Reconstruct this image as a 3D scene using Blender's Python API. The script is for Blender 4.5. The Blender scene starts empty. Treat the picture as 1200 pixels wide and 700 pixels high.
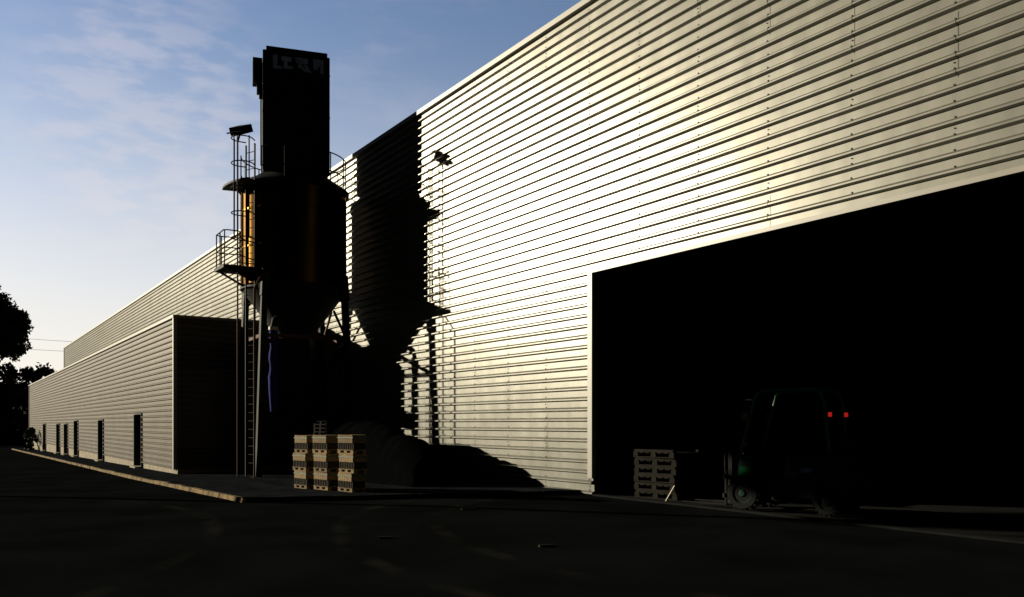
import bpy, bmesh, math, random
from math import sin, cos, pi, radians, sqrt
from mathutils import Vector, noise
random.seed(11)
scene = bpy.context.scene
COL = scene.collection

# ---------------------------------------------------------------- helpers
class MB:
    """collects shapes; mirror=True: first coordinate is the distance along the hall (u = -x)"""
    def __init__(s, mirror=True):
        s.v, s.f, s.m, s.mirror = [], [], [], mirror
    def add(s, vs, fs, mi=0):
        o = len(s.v)
        s.v += [tuple(p) for p in vs]
        for f in fs:
            s.f.append(tuple(i + o for i in f)); s.m.append(mi)
    def box(s, lo, hi, mi=0):
        (a, b, c), (d, e, g) = lo, hi
        s.add([(a,b,c),(d,b,c),(d,e,c),(a,e,c),(a,b,g),(d,b,g),(d,e,g),(a,e,g)],
              [(0,3,2,1),(4,5,6,7),(0,1,5,4),(1,2,6,5),(2,3,7,6),(3,0,4,7)], mi)
    def obox(s, c, size, ang=0, mi=0, tilt=None):
        """box centred at c, rotated about z by ang (and optional tilt about its own y)"""
        hx, hy, hz = (k/2 for k in size)
        vs = []
        for x, y, z in [(-hx,-hy,-hz),(hx,-hy,-hz),(hx,hy,-hz),(-hx,hy,-hz),(-hx,-hy,hz),(hx,-hy,hz),(hx,hy,hz),(-hx,hy,hz)]:
            if tilt: x, z = x*cos(tilt)+z*sin(tilt), -x*sin(tilt)+z*cos(tilt)
            vs.append((c[0]+x*cos(ang)-y*sin(ang), c[1]+x*sin(ang)+y*cos(ang), c[2]+z))
        s.add(vs, [(0,3,2,1),(4,5,6,7),(0,1,5,4),(1,2,6,5),(2,3,7,6),(3,0,4,7)], mi)
    def beam(s, p, q, w, h=None, mi=0):
        h = h or w
        p, q = Vector(p), Vector(q); d = (q-p).normalized()
        up = Vector((0,0,1)) if abs(d.z) < .95 else Vector((1,0,0))
        a = d.cross(up).normalized()*w/2; b = a.cross(d).normalized()*h/2
        vs = [p-a-b, p+a-b, p+a+b, p-a+b, q-a-b, q+a-b, q+a+b, q-a+b]
        s.add(vs, [(0,3,2,1),(4,5,6,7),(0,1,5,4),(1,2,6,5),(2,3,7,6),(3,0,4,7)], mi)
    def tube(s, pts, r, n=8, mi=0, closed=False):
        pts = [Vector(p) for p in pts]; L = len(pts); vs = []; fs = []
        rr = r if isinstance(r, (list, tuple)) else [r]*L
        ref = None
        for i, p in enumerate(pts):
            if closed: d = pts[(i+1) % L]-pts[i-1]
            else: d = pts[min(i+1, L-1)]-pts[max(i-1, 0)]
            d.normalize()
            up = Vector((0,0,1)) if abs(d.z) < .9 else Vector((1,0,0))
            if ref is not None: up = ref
            a = d.cross(up).normalized(); b = a.cross(d).normalized(); ref = b
            for k in range(n):
                t = 2*pi*k/n
                vs.append(p+a*cos(t)*rr[i]+b*sin(t)*rr[i])
        for i in range(L if closed else L-1):
            j = (i+1) % L
            for k in range(n):
                k2 = (k+1) % n
                fs.append((i*n+k, i*n+k2, j*n+k2, j*n+k))
        if not closed:
            fs.append(tuple(range(n))[::-1]); fs.append(tuple((L-1)*n+k for k in range(n)))
        s.add(vs, fs, mi)
    def lathe(s, c, prof, n=48, mi=0):
        vs, fs = [], []
        for r, z in prof:
            for k in range(n):
                t = 2*pi*k/n
                vs.append((c[0]+r*cos(t), c[1]+r*sin(t), c[2]+z))
        for i in range(len(prof)-1):
            for k in range(n):
                k2 = (k+1) % n
                fs.append((i*n+k, i*n+k2, (i+1)*n+k2, (i+1)*n+k))
        s.add(vs, fs, mi)
        o = len(prof)-1
        s.add(vs[:n], [tuple(range(n))[::-1]], mi); s.add(vs[o*n:], [tuple(range(n))], mi)
    def build(s, name, mats, parent=None, base=None, smooth=None, recalc=True):
        me = bpy.data.meshes.new(name)
        sx = -1 if s.mirror else 1
        b = parent_base(parent) if parent is not None else Vector((0,0,0))
        if base is not None: b = Vector((sx*base[0], base[1], base[2]))
        vs = [(sx*x-b.x, y-b.y, z-b.z) for x, y, z in s.v]
        fs = [f[::-1] for f in s.f] if s.mirror else s.f
        me.from_pydata(vs, [], fs)
        if not isinstance(mats, (list, tuple)): mats = [mats]
        for m in mats: me.materials.append(m)
        if len(mats) > 1: me.polygons.foreach_set('material_index', s.m)
        if recalc:
            bm = bmesh.new(); bm.from_mesh(me)
            bmesh.ops.recalc_face_normals(bm, faces=bm.faces[:]); bm.to_mesh(me); bm.free()
        if smooth:
            me.polygons.foreach_set('use_smooth', [True]*len(me.polygons))
            me.set_sharp_from_angle(angle=radians(smooth))
        me.update()
        o = bpy.data.objects.new(name, me); COL.objects.link(o)
        if base is not None: o.location = b
        if parent is not None: o.parent = parent
        return o

def parent_base(o):
    p = Vector((0,0,0))
    while o is not None:
        p += o.location; o = o.parent
    return p
def thing(name, label, cat, loc, rz=0, group=None):
    o = bpy.data.objects.new(name, None); COL.objects.link(o)
    o.location = loc; o.rotation_euler = (0,0,rz); o.empty_display_size = .2
    return tag(o, label, cat, group)
def tag(o, label=None, cat=None, group=None, kind=None):
    if label: o['label'] = label
    if cat: o['category'] = cat
    if group: o['group'] = group
    if kind: o['kind'] = kind
    return o
def copy_tree(o, parent=None):
    c = o.copy(); COL.objects.link(c)
    if parent is not None: c.parent = parent
    for ch in list(o.children): copy_tree(ch, c)
    return c

# ---------------------------------------------------------------- materials
def mat(name, col, rough=.6, metal=0, spec=.5, var=.15, scale=3.0, bump=0, bscale=20, emit=None, stretch=None, col2=None):
    m = bpy.data.materials.new(name); m.use_nodes = True
    nt = m.node_tree; N = nt.nodes; L = nt.links
    b = N['Principled BSDF']
    b.inputs['Roughness'].default_value = rough; b.inputs['Metallic'].default_value = metal
    b.inputs['Specular IOR Level'].default_value = spec
    tc = N.new('ShaderNodeTexCoord'); src = tc.outputs['Object']
    if stretch:
        mp = N.new('ShaderNodeMapping'); mp.inputs['Scale'].default_value = stretch
        L.new(src, mp.inputs[0]); src = mp.outputs[0]
    nz = N.new('ShaderNodeTexNoise'); nz.inputs['Scale'].default_value = scale; nz.inputs['Detail'].default_value = 6
    L.new(src, nz.inputs['Vector'])
    mx = N.new('ShaderNodeMix'); mx.data_type = 'RGBA'
    lo = [max(0, c*(1-var)) for c in col]; hi = [c*(1+var) for c in (col2 or col)]
    mx.inputs['A'].default_value = (*lo, 1); mx.inputs['B'].default_value = (*hi, 1)
    rp = N.new('ShaderNodeMapRange'); rp.inputs[1].default_value = .3; rp.inputs[2].default_value = .7
    L.new(nz.outputs[0], rp.inputs[0]); L.new(rp.outputs[0], mx.inputs['Factor'])
    L.new(mx.outputs['Result'], b.inputs['Base Color'])
    if bump:
        n2 = N.new('ShaderNodeTexNoise'); n2.inputs['Scale'].default_value = bscale; n2.inputs['Detail'].default_value = 4
        L.new(src, n2.inputs['Vector'])
        bp = N.new('ShaderNodeBump'); bp.inputs['Strength'].default_value = bump; bp.inputs['Distance'].default_value = .02
        L.new(n2.outputs[0], bp.inputs['Height']); L.new(bp.outputs[0], b.inputs['Normal'])
    if emit:
        b.inputs['Emission Color'].default_value = (*emit[0], 1); b.inputs['Emission Strength'].default_value = emit[1]
    return m

def cladding_mat(name, col, rough, coat, spec):
    """coated steel sheet: each sheet a little different in tone, faint streaks of dirt, slight oil-canning"""
    m = bpy.data.materials.new(name); m.use_nodes = True
    nt = m.node_tree; N = nt.nodes; L = nt.links; b = N['Principled BSDF']
    tc = N.new('ShaderNodeTexCoord'); sep = N.new('ShaderNodeSeparateXYZ'); L.new(tc.outputs['Object'], sep.inputs[0])
    def math_(op, a, v=None, w=None):
        n = N.new('ShaderNodeMath'); n.operation = op
        for i, q in enumerate((a, v, w)):
            if q is None: continue
            if isinstance(q, (int, float)): n.inputs[i].default_value = q
            else: L.new(q, n.inputs[i])
        return n.outputs[0]
    fz = math_('FLOOR', math_('DIVIDE', math_('ADD', sep.outputs['Z'], .03), 1.0))
    fx = math_('FLOOR', math_('DIVIDE', math_('ADD', sep.outputs['X'], math_('MULTIPLY', fz, 1.78)), 7.12))
    cb = N.new('ShaderNodeCombineXYZ'); L.new(fx, cb.inputs[0]); L.new(fz, cb.inputs[1])
    wn = N.new('ShaderNodeTexWhiteNoise'); wn.noise_dimensions = '3D'; L.new(cb.outputs[0], wn.inputs['Vector'])
    mp = N.new('ShaderNodeMapping'); mp.inputs['Scale'].default_value = (1.2, 1.2, .35); L.new(tc.outputs['Object'], mp.inputs[0])
    nz = N.new('ShaderNodeTexNoise'); nz.inputs['Scale'].default_value = 2.2; nz.inputs['Detail'].default_value = 7; L.new(mp.outputs[0], nz.inputs['Vector'])
    k = math_('ADD', math_('MULTIPLY', wn.outputs['Value'], .10), math_('MULTIPLY', nz.outputs[0], .20))
    k = math_('ADD', k, .85)
    # end laps of the sheets: a thin dark joint
    fr_ = math_('FRACT', math_('DIVIDE', math_('ADD', sep.outputs['X'], math_('MULTIPLY', fz, 1.78)), 7.12))
    k = math_('MULTIPLY', k, math_('SUBTRACT', 1.0, math_('MULTIPLY', math_('LESS_THAN', fr_, .0028), .65)))
    mx = N.new('ShaderNodeMix'); mx.data_type = 'RGBA'; mx.blend_type = 'MULTIPLY'; mx.inputs['Factor'].default_value = 1
    mx.inputs['A'].default_value = (*col, 1)
    cc = N.new('ShaderNodeCombineColor'); [L.new(k, cc.inputs[i]) for i in range(3)]
    L.new(cc.outputs[0], mx.inputs['B']); L.new(mx.outputs['Result'], b.inputs['Base Color'])
    r = math_('ADD', math_('MULTIPLY', nz.outputs[0], .12), rough-.06); L.new(r, b.inputs['Roughness'])
    b.inputs['Specular IOR Level'].default_value = spec
    b.inputs['Metallic'].default_value = coat
    n2 = N.new('ShaderNodeTexNoise'); n2.inputs['Scale'].default_value = .9; n2.inputs['Detail'].default_value = 2; L.new(tc.outputs['Object'], n2.inputs['Vector'])
    bp = N.new('ShaderNodeBump'); bp.inputs['Strength'].default_value = .2; bp.inputs['Distance'].default_value = .03
    L.new(n2.outputs[0], bp.inputs['Height']); L.new(bp.outputs[0], b.inputs['Normal'])
    return m

M = {}
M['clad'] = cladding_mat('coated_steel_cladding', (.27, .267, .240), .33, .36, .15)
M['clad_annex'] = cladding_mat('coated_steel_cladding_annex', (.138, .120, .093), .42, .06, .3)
M['trim'] = mat('steel_trim', (.27, .255, .215), .45, var=.06, spec=.9)
M['screw'] = mat('screw_head', (.03, .027, .025), .5)
M['roof'] = mat('roof_sheet', (.12, .12, .12), .8, spec=.2)
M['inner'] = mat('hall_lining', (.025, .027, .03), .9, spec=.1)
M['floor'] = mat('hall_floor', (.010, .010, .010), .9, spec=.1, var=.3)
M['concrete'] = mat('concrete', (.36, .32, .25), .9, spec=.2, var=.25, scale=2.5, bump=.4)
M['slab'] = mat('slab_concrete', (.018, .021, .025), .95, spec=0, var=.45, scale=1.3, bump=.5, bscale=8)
M['kerb'] = mat('kerb_stone', (.20, .135, .055), .9, spec=.2, var=.6, scale=4, bump=.8, bscale=14)
M['door_dark'] = mat('annex_door_paint', (.018, .02, .022), .7, spec=.2)
M['silo'] = mat('silo_sheet', (.052, .029, .006), .25, metal=.85, spec=.4, var=.2, scale=1.5, stretch=(3,3,.4))
M['silo_dark'] = mat('filter_housing_paint', (.012, .014, .018), .65, spec=.1, var=.2)
M['letter'] = mat('blue_lettering', (.36, .48, .80), .6, spec=.2, var=.35, scale=4)
M['steel'] = mat('dark_steel', (.016, .016, .017), .65, spec=.15, var=.3)
M['rust'] = mat('rusty_steel', (.10, .04, .02), .7, spec=.2, var=.4, scale=8)
M['blue'] = mat('blue_sleeve_fabric', (.022, .026, .20), .85, spec=.1, var=.3, bump=.4, bscale=8)
M['white'] = mat('white_clamp', (.6, .6, .6), .4)
M['wood'] = mat('crate_board', (.27, .19, .095), .8, spec=.2, var=.3, scale=6, stretch=(1,1,5), bump=.3)
M['wood_dark'] = mat('crate_slat', (.05, .042, .033), .85, spec=.1, var=.4, scale=6)
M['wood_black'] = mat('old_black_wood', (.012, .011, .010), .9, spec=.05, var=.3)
def vary(m, lo, hi):
    nt = m.node_tree; b = nt.nodes['Principled BSDF']; src = b.inputs['Base Color'].links[0].from_socket
    oi = nt.nodes.new('ShaderNodeObjectInfo'); rp = nt.nodes.new('ShaderNodeMapRange'); rp.inputs[3].default_value = lo; rp.inputs[4].default_value = hi
    nt.links.new(oi.outputs['Random'], rp.inputs[0])
    vm = nt.nodes.new('ShaderNodeVectorMath'); vm.operation = 'SCALE'; nt.links.new(src, vm.inputs[0]); nt.links.new(rp.outputs[0], vm.inputs['Scale']); nt.links.new(vm.outputs[0], b.inputs['Base Color'])
vary(M['wood'], .65, 1.15)
M['offcut'] = mat('grey_offcut', (.05, .043, .032), .9, spec=0)
M['strap'] = mat('teal_band', (.04, .12, .12), .6)
M['tarp'] = mat('dark_tarpaulin', (.0028, .0032, .0036), .9, spec=.0, bump=.6, bscale=5)
M['bark'] = mat('bark', (.06, .048, .036), .9, spec=.1, var=.4, scale=8)
M['leaf'] = mat('dark_leaves', (.022, .034, .014), .7, spec=.2, var=.5, scale=.6)
M['leaf2'] = mat('hill_leaves', (.014, .022, .010), .8, spec=.1, var=.5, scale=.25)
M['hill'] = mat('hillside', (.022, .028, .014), .95, spec=.05, var=.5, scale=.12)
M['green'] = mat('forklift_green', (.03, .50, .18), .3, var=.15)
M['green_dark'] = mat('scuffed_dark_green', (.02, .06, .045), .55, spec=.2, var=.4, scale=5)
M['rubber'] = mat('tyre_rubber', (.012, .012, .012), .85, spec=.2)
M['black'] = mat('black_plastic', (.012, .012, .013), .6, spec=.3)
M['red'] = mat('red_lens', (.5, .01, .01), .3, emit=((1, .03, .02), .35))
M['amber'] = mat('amber_lens', (.6, .25, .03), .3)
M['wire'] = mat('wire_cable', (.05, .05, .055), .6)
M['pale'] = mat('pale_board', (.5, .46, .36), .7, var=.2)

def asphalt():
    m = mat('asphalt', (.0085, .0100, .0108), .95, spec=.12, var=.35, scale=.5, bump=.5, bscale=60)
    m.node_tree.nodes['Principled BSDF'].inputs['Specular IOR Level'].default_value = 0
    nt = m.node_tree; N = nt.nodes; L = nt.links; b = N['Principled BSDF']
    base = b.inputs['Base Color'].links[0].from_socket
    tc = N.new('ShaderNodeTexCoord')
    # worn, dusty tyre sweeps: bands of circles about two turning points
    tot = None
    for cx, cy, rad in ((-8.5, 15.5, 9.6), (-8.5, 15.5, 11.2), (-17.5, -9.0, 13.0)):
        mp = N.new('ShaderNodeMapping'); mp.inputs['Location'].default_value = (-cx, -cy, 0); L.new(tc.outputs['Object'], mp.inputs[0])
        ln = N.new('ShaderNodeVectorMath'); ln.operation = 'LENGTH'; L.new(mp.outputs[0], ln.inputs[0])
        sb = N.new('ShaderNodeMath'); sb.operation = 'SUBTRACT'; L.new(ln.outputs['Value'], sb.inputs[0]); sb.inputs[1].default_value = rad
        ab = N.new('ShaderNodeMath'); ab.operation = 'ABSOLUTE'; L.new(sb.outputs[0], ab.inputs[0])
        mr = N.new('ShaderNodeMapRange'); mr.inputs[1].default_value = .05; mr.inputs[2].default_value = .18; mr.inputs[3].default_value = 1; mr.inputs[4].default_value = 0
        L.new(ab.outputs[0], mr.inputs[0])
        if tot is None: tot = mr.outputs[0]
        else:
            ad = N.new('ShaderNodeMath'); ad.operation = 'MAXIMUM'; L.new(tot, ad.inputs[0]); L.new(mr.outputs[0], ad.inputs[1]); tot = ad.outputs[0]
    nz = N.new('ShaderNodeTexNoise'); nz.inputs['Scale'].default_value = .9; nz.inputs['Detail'].default_value = 5; L.new(tc.outputs['Object'], nz.inputs['Vector'])
    rp = N.new('ShaderNodeMapRange'); rp.inputs[1].default_value = .45; rp.inputs[2].default_value = .75; L.new(nz.outputs[0], rp.inputs[0])
    mu = N.new('ShaderNodeMath'); mu.operation = 'MULTIPLY'; L.new(tot, mu.inputs[0]); L.new(rp.outputs[0], mu.inputs[1])
    mx = N.new('ShaderNodeMix'); mx.data_type = 'RGBA'; L.new(mu.outputs[0], mx.inputs['Factor']); L.new(base, mx.inputs['A']); mx.inputs['B'].default_value = (.030, .028, .024, 1)
    L.new(mx.outputs['Result'], b.inputs['Base Color'])
    return m
M['asphalt'] = asphalt()

# ---------------------------------------------------------------- ground
def g(u):                                   # the yard falls gently away from the big door
    if u < 15.8: return 0
    if u < 33.8: return -.0154*(u-15.8)
    return -.277-.01*(min(u, 120)-33.8)
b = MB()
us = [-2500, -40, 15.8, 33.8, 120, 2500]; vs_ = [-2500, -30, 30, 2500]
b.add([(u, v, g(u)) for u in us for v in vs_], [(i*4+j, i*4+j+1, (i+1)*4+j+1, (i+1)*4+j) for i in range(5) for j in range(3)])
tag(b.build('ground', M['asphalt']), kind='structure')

KV = 5.42                                   # kerb line
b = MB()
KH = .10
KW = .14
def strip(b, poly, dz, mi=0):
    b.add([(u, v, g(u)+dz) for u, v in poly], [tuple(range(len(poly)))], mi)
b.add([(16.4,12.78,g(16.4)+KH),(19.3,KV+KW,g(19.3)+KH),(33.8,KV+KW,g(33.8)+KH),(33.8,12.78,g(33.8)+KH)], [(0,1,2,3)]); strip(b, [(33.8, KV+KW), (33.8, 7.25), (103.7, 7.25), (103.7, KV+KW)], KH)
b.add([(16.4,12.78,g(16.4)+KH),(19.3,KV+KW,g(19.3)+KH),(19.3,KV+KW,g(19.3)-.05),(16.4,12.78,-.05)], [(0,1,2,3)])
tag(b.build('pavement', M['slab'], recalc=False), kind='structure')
b = MB()
u = 19.15
while u < 103:                               # worn kerb stones, each its own slight set
    l = .98
    d = random.uniform(-.012, .012); h = KH+random.uniform(-.012, .012)
    b.add([(u+.008,KV+d,g(u)-.05),(u+l,KV+d,g(u+l)-.05),(u+l,KV+KW,g(u+l)-.05),(u+.008,KV+KW,g(u)-.05),
           (u+.008,KV+d+.03,g(u)+h),(u+l,KV+d+.03,g(u+l)+h),(u+l,KV+KW,g(u+l)+h),(u+.008,KV+KW,g(u)+h)],
          [(0,3,2,1),(4,5,6,7),(0,1,5,4),(1,2,6,5),(2,3,7,6),(3,0,4,7)])
    u += l+.01
b2 = Vector((16.3-19.2, 12.78-KV, 0))
for k in range(8):
    p = Vector((19.2, KV+.02, 0))+b2*(k/8+.004); q = Vector((19.2, KV+.02, 0))+b2*((k+1)/8-.004)
    zz = KH+random.uniform(-.01, .01)
    b.beam((p.x+.06, p.y, g(p.x)+zz/2-.03), (q.x+.06, q.y, g(q.x)+zz/2-.03), .13, zz+.06, 1)
tag(b.build('kerb', [M['kerb'], M['slab']]), kind='structure')

# ---------------------------------------------------------------- cladding
def sheet_profile(ztop, n, pitch, d, lap=4):
    """(outward, z) from the top down: pan, small fold, slope out to the crest, sharp underside"""
    P = []; s = pitch/.25
    for k in range(n):
        z = ztop-k*pitch
        low = .012 if (k+2) % lap == 0 else 0
        P += [(0, z), (0, z-.138*s), (-.010, z-.144*s), (-.002, z-.152*s), (d*.8, z-.182*s), (d, z-.19*s), (d, z-.218*s+low*.2), (d*.92, z-.222*s-low*.1), (.004, z-(.238+low)*s)]
    P.append((0, ztop-n*pitch))
    return P
def clad(b, a0, a1, prof, axis='u', at=0, out=-1, step=1.78):
    """extrude the profile from a0 to a1 along u (or v)"""
    n = max(1, int(abs(a1-a0)/step)); L = len(prof)
    vs, fs = [], []
    for i in range(n+1):
        a = a0+(a1-a0)*i/n
        for o, z in prof:
            vs.append((a, at+out*o, z) if axis == 'u' else (at+out*o, a, z))
    for i in range(n):
        for k in range(L-1):
            fs.append((i*L+k, i*L+k+1, (i+1)*L+k+1, (i+1)*L+k))
    b.add(vs, fs)
def screw(b, u, v, z, r=.016):
    n = 6
    ring = [(u+r*cos(t), v, z+r*sin(t)) for t in [2*pi*k/n for k in range(n)]]
    ring2 = [(u+r*.8*cos(t), v-.012, z+r*.8*sin(t)) for t in [2*pi*k/n for k in range(n)]]
    b.add(ring+ring2, [tuple(range(n, 2*n))]+[(k, (k+1) % n, n+(k+1) % n, n+k) for k in range(n)], 1)

V = 12.8; HTOP = 11.75; JU = 15.83; DT = 5.28; DU = 3.4; FAR = 127.8
hall = thing('factory_hall', 'tall long factory hall clad in silver ribbed steel with a big dark doorway', 'factory', (-16, V, 0))
b = MB()
prof = sheet_profile(HTOP, 47, .25, .076)
clad(b, JU+.17, FAR, prof, 'u', V)
profd = sheet_profile(HTOP, 26, .25, .076)[:-4]
clad(b, DU-.17, JU+.17, [p for p in profd if p[1] > DT+.07], 'u', V)
clad(b, -10, DU-.17, prof, 'u', V)
# the two lowest ribs run on past the broken end of the jamb trim
clad(b, JU+.03, JU+.17, [(o+.0005, z) for o, z in sheet_profile(.25, 1, .25, .076)], 'u', V)
clad(b, JU+.07, JU+.17, [(o+.0005, z) for o, z in sheet_profile(.5, 1, .25, .076)], 'u', V)
for c in range(-7, 26):
    uu = 16.05+1.78*c
    if uu < 4.5: continue
    for k in range(47):
        z = HTOP-.25*k-.126
        if uu < JU+.17 and z < DT+.1: continue
        screw(b, uu+random.uniform(-.012, .012), V-.001, z+random.uniform(-.006, .006), .017)
        if (k+2) % 4 == 0: screw(b, uu+random.uniform(-.02, .02), V-.006, z+.085, .012)
b.build('wall', [M['clad'], M['screw']], hall, recalc=False)
for uu, oo in ((FAR, 1), (-10, -1)):
    b = MB(); clad(b, V, 48, prof, 'v', uu, oo); b.build('side_wall', M['clad'], hall, recalc=False)
b = MB(); b.box((-10, 47.8, -1.2), (FAR, 48, HTOP)); b.build('back_wall', M['clad'], hall)
b = MB(); b.box((-10.08, V-.112, HTOP-.008), (FAR+.08, V+.22, HTOP+.13)); b.build('parapet_cap', M['trim'], hall)
b = MB(); b.box((-9.9, V+.23, HTOP-.3), (FAR-.1, 47.7, HTOP-.12)); b.build('roof', M['roof'], hall)
b = MB(); b.box((JU+.2, V+.01, -1.4), (FAR-.05, V+.3, .02)); b.box((-9.9, V+.01, -.5), (DU-.2, V+.3, .02)); b.build('plinth', M['concrete'], hall)
fr = MB()
fr.box((JU, V-.1, .42), (JU+.165, V+.02, DT)); fr.box((DU-.165, V-.1, .0), (DU, V+.02, DT))
fr.box((DU-.165, V-.1, DT+.002), (JU+.165, V+.02, DT+.085))
fr.build('door_frame', M['trim'], hall)
b = MB(); b.box((FAR-.002, V-.08, -1), (FAR+.085, V+.1, HTOP-.01)); b.build('corner_trim', M['trim'], hall)
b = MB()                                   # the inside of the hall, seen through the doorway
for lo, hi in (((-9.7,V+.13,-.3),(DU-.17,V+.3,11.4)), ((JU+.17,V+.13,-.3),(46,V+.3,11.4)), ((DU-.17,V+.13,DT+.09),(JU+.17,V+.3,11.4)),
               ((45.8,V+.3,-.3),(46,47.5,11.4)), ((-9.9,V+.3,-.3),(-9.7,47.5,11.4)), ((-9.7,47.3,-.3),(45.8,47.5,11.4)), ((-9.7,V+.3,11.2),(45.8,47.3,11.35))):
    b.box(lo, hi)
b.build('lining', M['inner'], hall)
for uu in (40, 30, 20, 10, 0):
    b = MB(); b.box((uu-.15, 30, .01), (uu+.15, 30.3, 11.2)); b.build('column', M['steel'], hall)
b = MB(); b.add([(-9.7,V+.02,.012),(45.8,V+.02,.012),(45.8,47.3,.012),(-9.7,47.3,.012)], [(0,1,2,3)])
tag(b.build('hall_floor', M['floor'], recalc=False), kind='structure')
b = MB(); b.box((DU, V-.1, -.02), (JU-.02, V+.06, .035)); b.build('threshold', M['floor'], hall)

# ---------------------------------------------------------------- annex
AV, AU, AF, AT = 7.09, 33.76, 103.7, 5.70
annex = thing('annex', 'low long annex of ribbed steel on a concrete plinth with six narrow doors', 'annex', (-AU, AV, g(AU)+.1))
DOORS = [(41.0, .74), (52.2, .74), (63.3, .8), (69.2, .87), (74.5, .87), (85.9, .9)]
PITCH = .22; NR = 26
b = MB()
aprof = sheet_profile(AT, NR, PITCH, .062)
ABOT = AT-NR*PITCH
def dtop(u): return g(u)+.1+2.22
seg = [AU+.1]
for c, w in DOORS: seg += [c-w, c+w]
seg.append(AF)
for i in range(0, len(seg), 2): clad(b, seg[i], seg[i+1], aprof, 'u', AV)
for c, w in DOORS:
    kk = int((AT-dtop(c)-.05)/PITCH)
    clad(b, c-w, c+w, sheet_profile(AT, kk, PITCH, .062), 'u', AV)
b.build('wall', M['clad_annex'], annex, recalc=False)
for uu, oo in ((AU, -1), (AF, 1)):
    b = MB(); clad(b, AV+.02, V-.02, aprof, 'v', uu, oo); b.build('end_wall', M['clad_annex'], annex, recalc=False)
b = MB(); b.box((AU-.09, AV-.095, AT-.004), (AF+.09, V-.06, AT+.10)); b.build('roof_flashing', M['trim'], annex)
for ua, ub in ((AU-.07, AU+.1), (AF, AF+.07)):
    b = MB(); b.box((ua, AV-.08, ABOT), (ub, AV+.05, AT-.01)); b.build('corner_trim', M['trim'], annex)
b = MB()
seg[0] = AU-.3; seg[-1] = AF+.02
for i in range(0, len(seg), 2): b.box((seg[i], AV+.02, -1.4), (seg[i+1], AV+.3, ABOT+.004))
b.box((AU-.02, AV+.3, -1.2), (AU+.25, V-.3, ABOT+.004))
b.build('plinth', M['concrete'], annex)
for c, w in DOORS:
    d = MB(); zb = g(c)+.1
    kk = int((AT-dtop(c)-.05)/PITCH); zt = AT-kk*PITCH
    d.box((c-w+.1, AV+.42, zb), (c+w-.1, AV+.48, zt)); dr = d.build('door', M['door_dark'], annex)
    f = MB()                                # deep dark surround standing proud of the sheet
    f.box((c-w, AV-.06, zb+.02), (c-w+.06, AV+.5, zt-.06)); f.box((c+w-.06, AV-.12, zb+.02), (c+w, AV+.5, zt-.06)); f.box((c-w, AV-.06, zt-.058), (c+w-.062, AV+.5, zt-.002))
    f.build('frame', M['door_dark'], dr)
    s_ = MB(); s_.box((c-w+.07, AV-.3, zb-.05), (c+w-.07, AV+.41, zb+.07)); s_.build('step', M['concrete'], dr)
    h_ = MB(); h_.tube([(c-w+.25, AV+.38, zb+1.0), (c-w+.25, AV+.38, zb+1.16)], .015); h_.build('handle', M['steel'], dr)

# ---------------------------------------------------------------- silo
SU, SV, R = 30.43, 10.53, 1.84
ZS = g(SU)+.1
M['silo'].node_tree.nodes['Principled BSDF'].inputs['Specular Tint'].default_value = (.85, .62, .28, 1)
silo = thing('silo', 'tall dark steel dust silo on four legs with ladder cage and filter tower', 'silo', (-SU, SV, ZS))
TC = Vector((-.945, -.327, 0)); LP = Vector((.327, -.945, 0))     # towards the yard, and to its left
C0 = Vector((SU, SV, 0))
def at(ang, r, z):                          # ang in degrees left of TC, seen from above
    a = radians(ang); p = C0+TC*(cos(a)*r)+LP*(sin(a)*r)
    return Vector((p.x, p.y, z))
b = MB()
b.lathe(C0, [(R, 6.55), (R, 7.9), (R+.025, 7.92), (R+.025, 7.98), (R, 8.0), (R, 9.2), (R+.025, 9.22), (R+.025, 9.28), (R, 9.3), (R, 10.08)], 64)
for k in range(24): b.obox(at(k*15, R+.012, 8.3), (.05, .05, 3.4), math.atan2((at(k*15,1,0)-C0).y, (at(k*15,1,0)-C0).x))
body = b.build('body', M['silo'], silo, smooth=30)
b = MB(); b.lathe(C0, [(.62, 4.75), (.66, 4.9), (R-.02, 6.5), (R+.05, 6.5), (R+.05, 6.62)], 64); b.build('hopper', M['steel'], silo, smooth=30)
b = MB(); b.lathe(C0, [(R+.12, 10.06), (R+.13, 10.16), (1.0, 10.82), (.2, 10.9)], 64); b.build('roof', M['silo_dark'], silo, smooth=30)
# filter tower
FA = math.atan2(.327, .945)-radians(4)
def ftp(x, y, z):                           # x along the front face (to the right as seen), y outwards to the yard
    nrm = Vector((-cos(FA), -sin(FA), 0)); rt = Vector((-sin(FA), cos(FA), 0))
    p = C0+rt*x+nrm*y; return (p.x, p.y, z)
def fbox(b, x0, x1, y0, y1, z0, z1, mi=0):
    vs = [ftp(x, y, z) for z in (z0, z1) for x, y in ((x0,y0),(x1,y0),(x1,y1),(x0,y1))]
    b.add(vs, [(0,3,2,1),(4,5,6,7),(0,1,5,4),(1,2,6,5),(2,3,7,6),(3,0,4,7)], mi)
A = 1.13
b = MB(); fbox(b, -A, A, -A, A, 10.6, 14.78)
fbox(b, -A-.03, A+.03, A-.05, A+.03, 12.6, 12.66); fbox(b, -A-.03, A+.03, A-.05, A+.03, 14.1, 14.15)
for x in (-A-.02, A-.05): fbox(b, x, x+.07, A-.04, A+.028, 10.6, 14.75)
tower = b.build('filter_housing', M['silo_dark'], silo)
b = MB(); fbox(b, -A+.1, A-.06, -A+.1, A-.02, 14.78, 14.93); b.build('lid', M['silo_dark'], tower)
b = MB()                                    # worn lettering, no longer readable
Y0, Y1 = A+.004, A+.014
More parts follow.
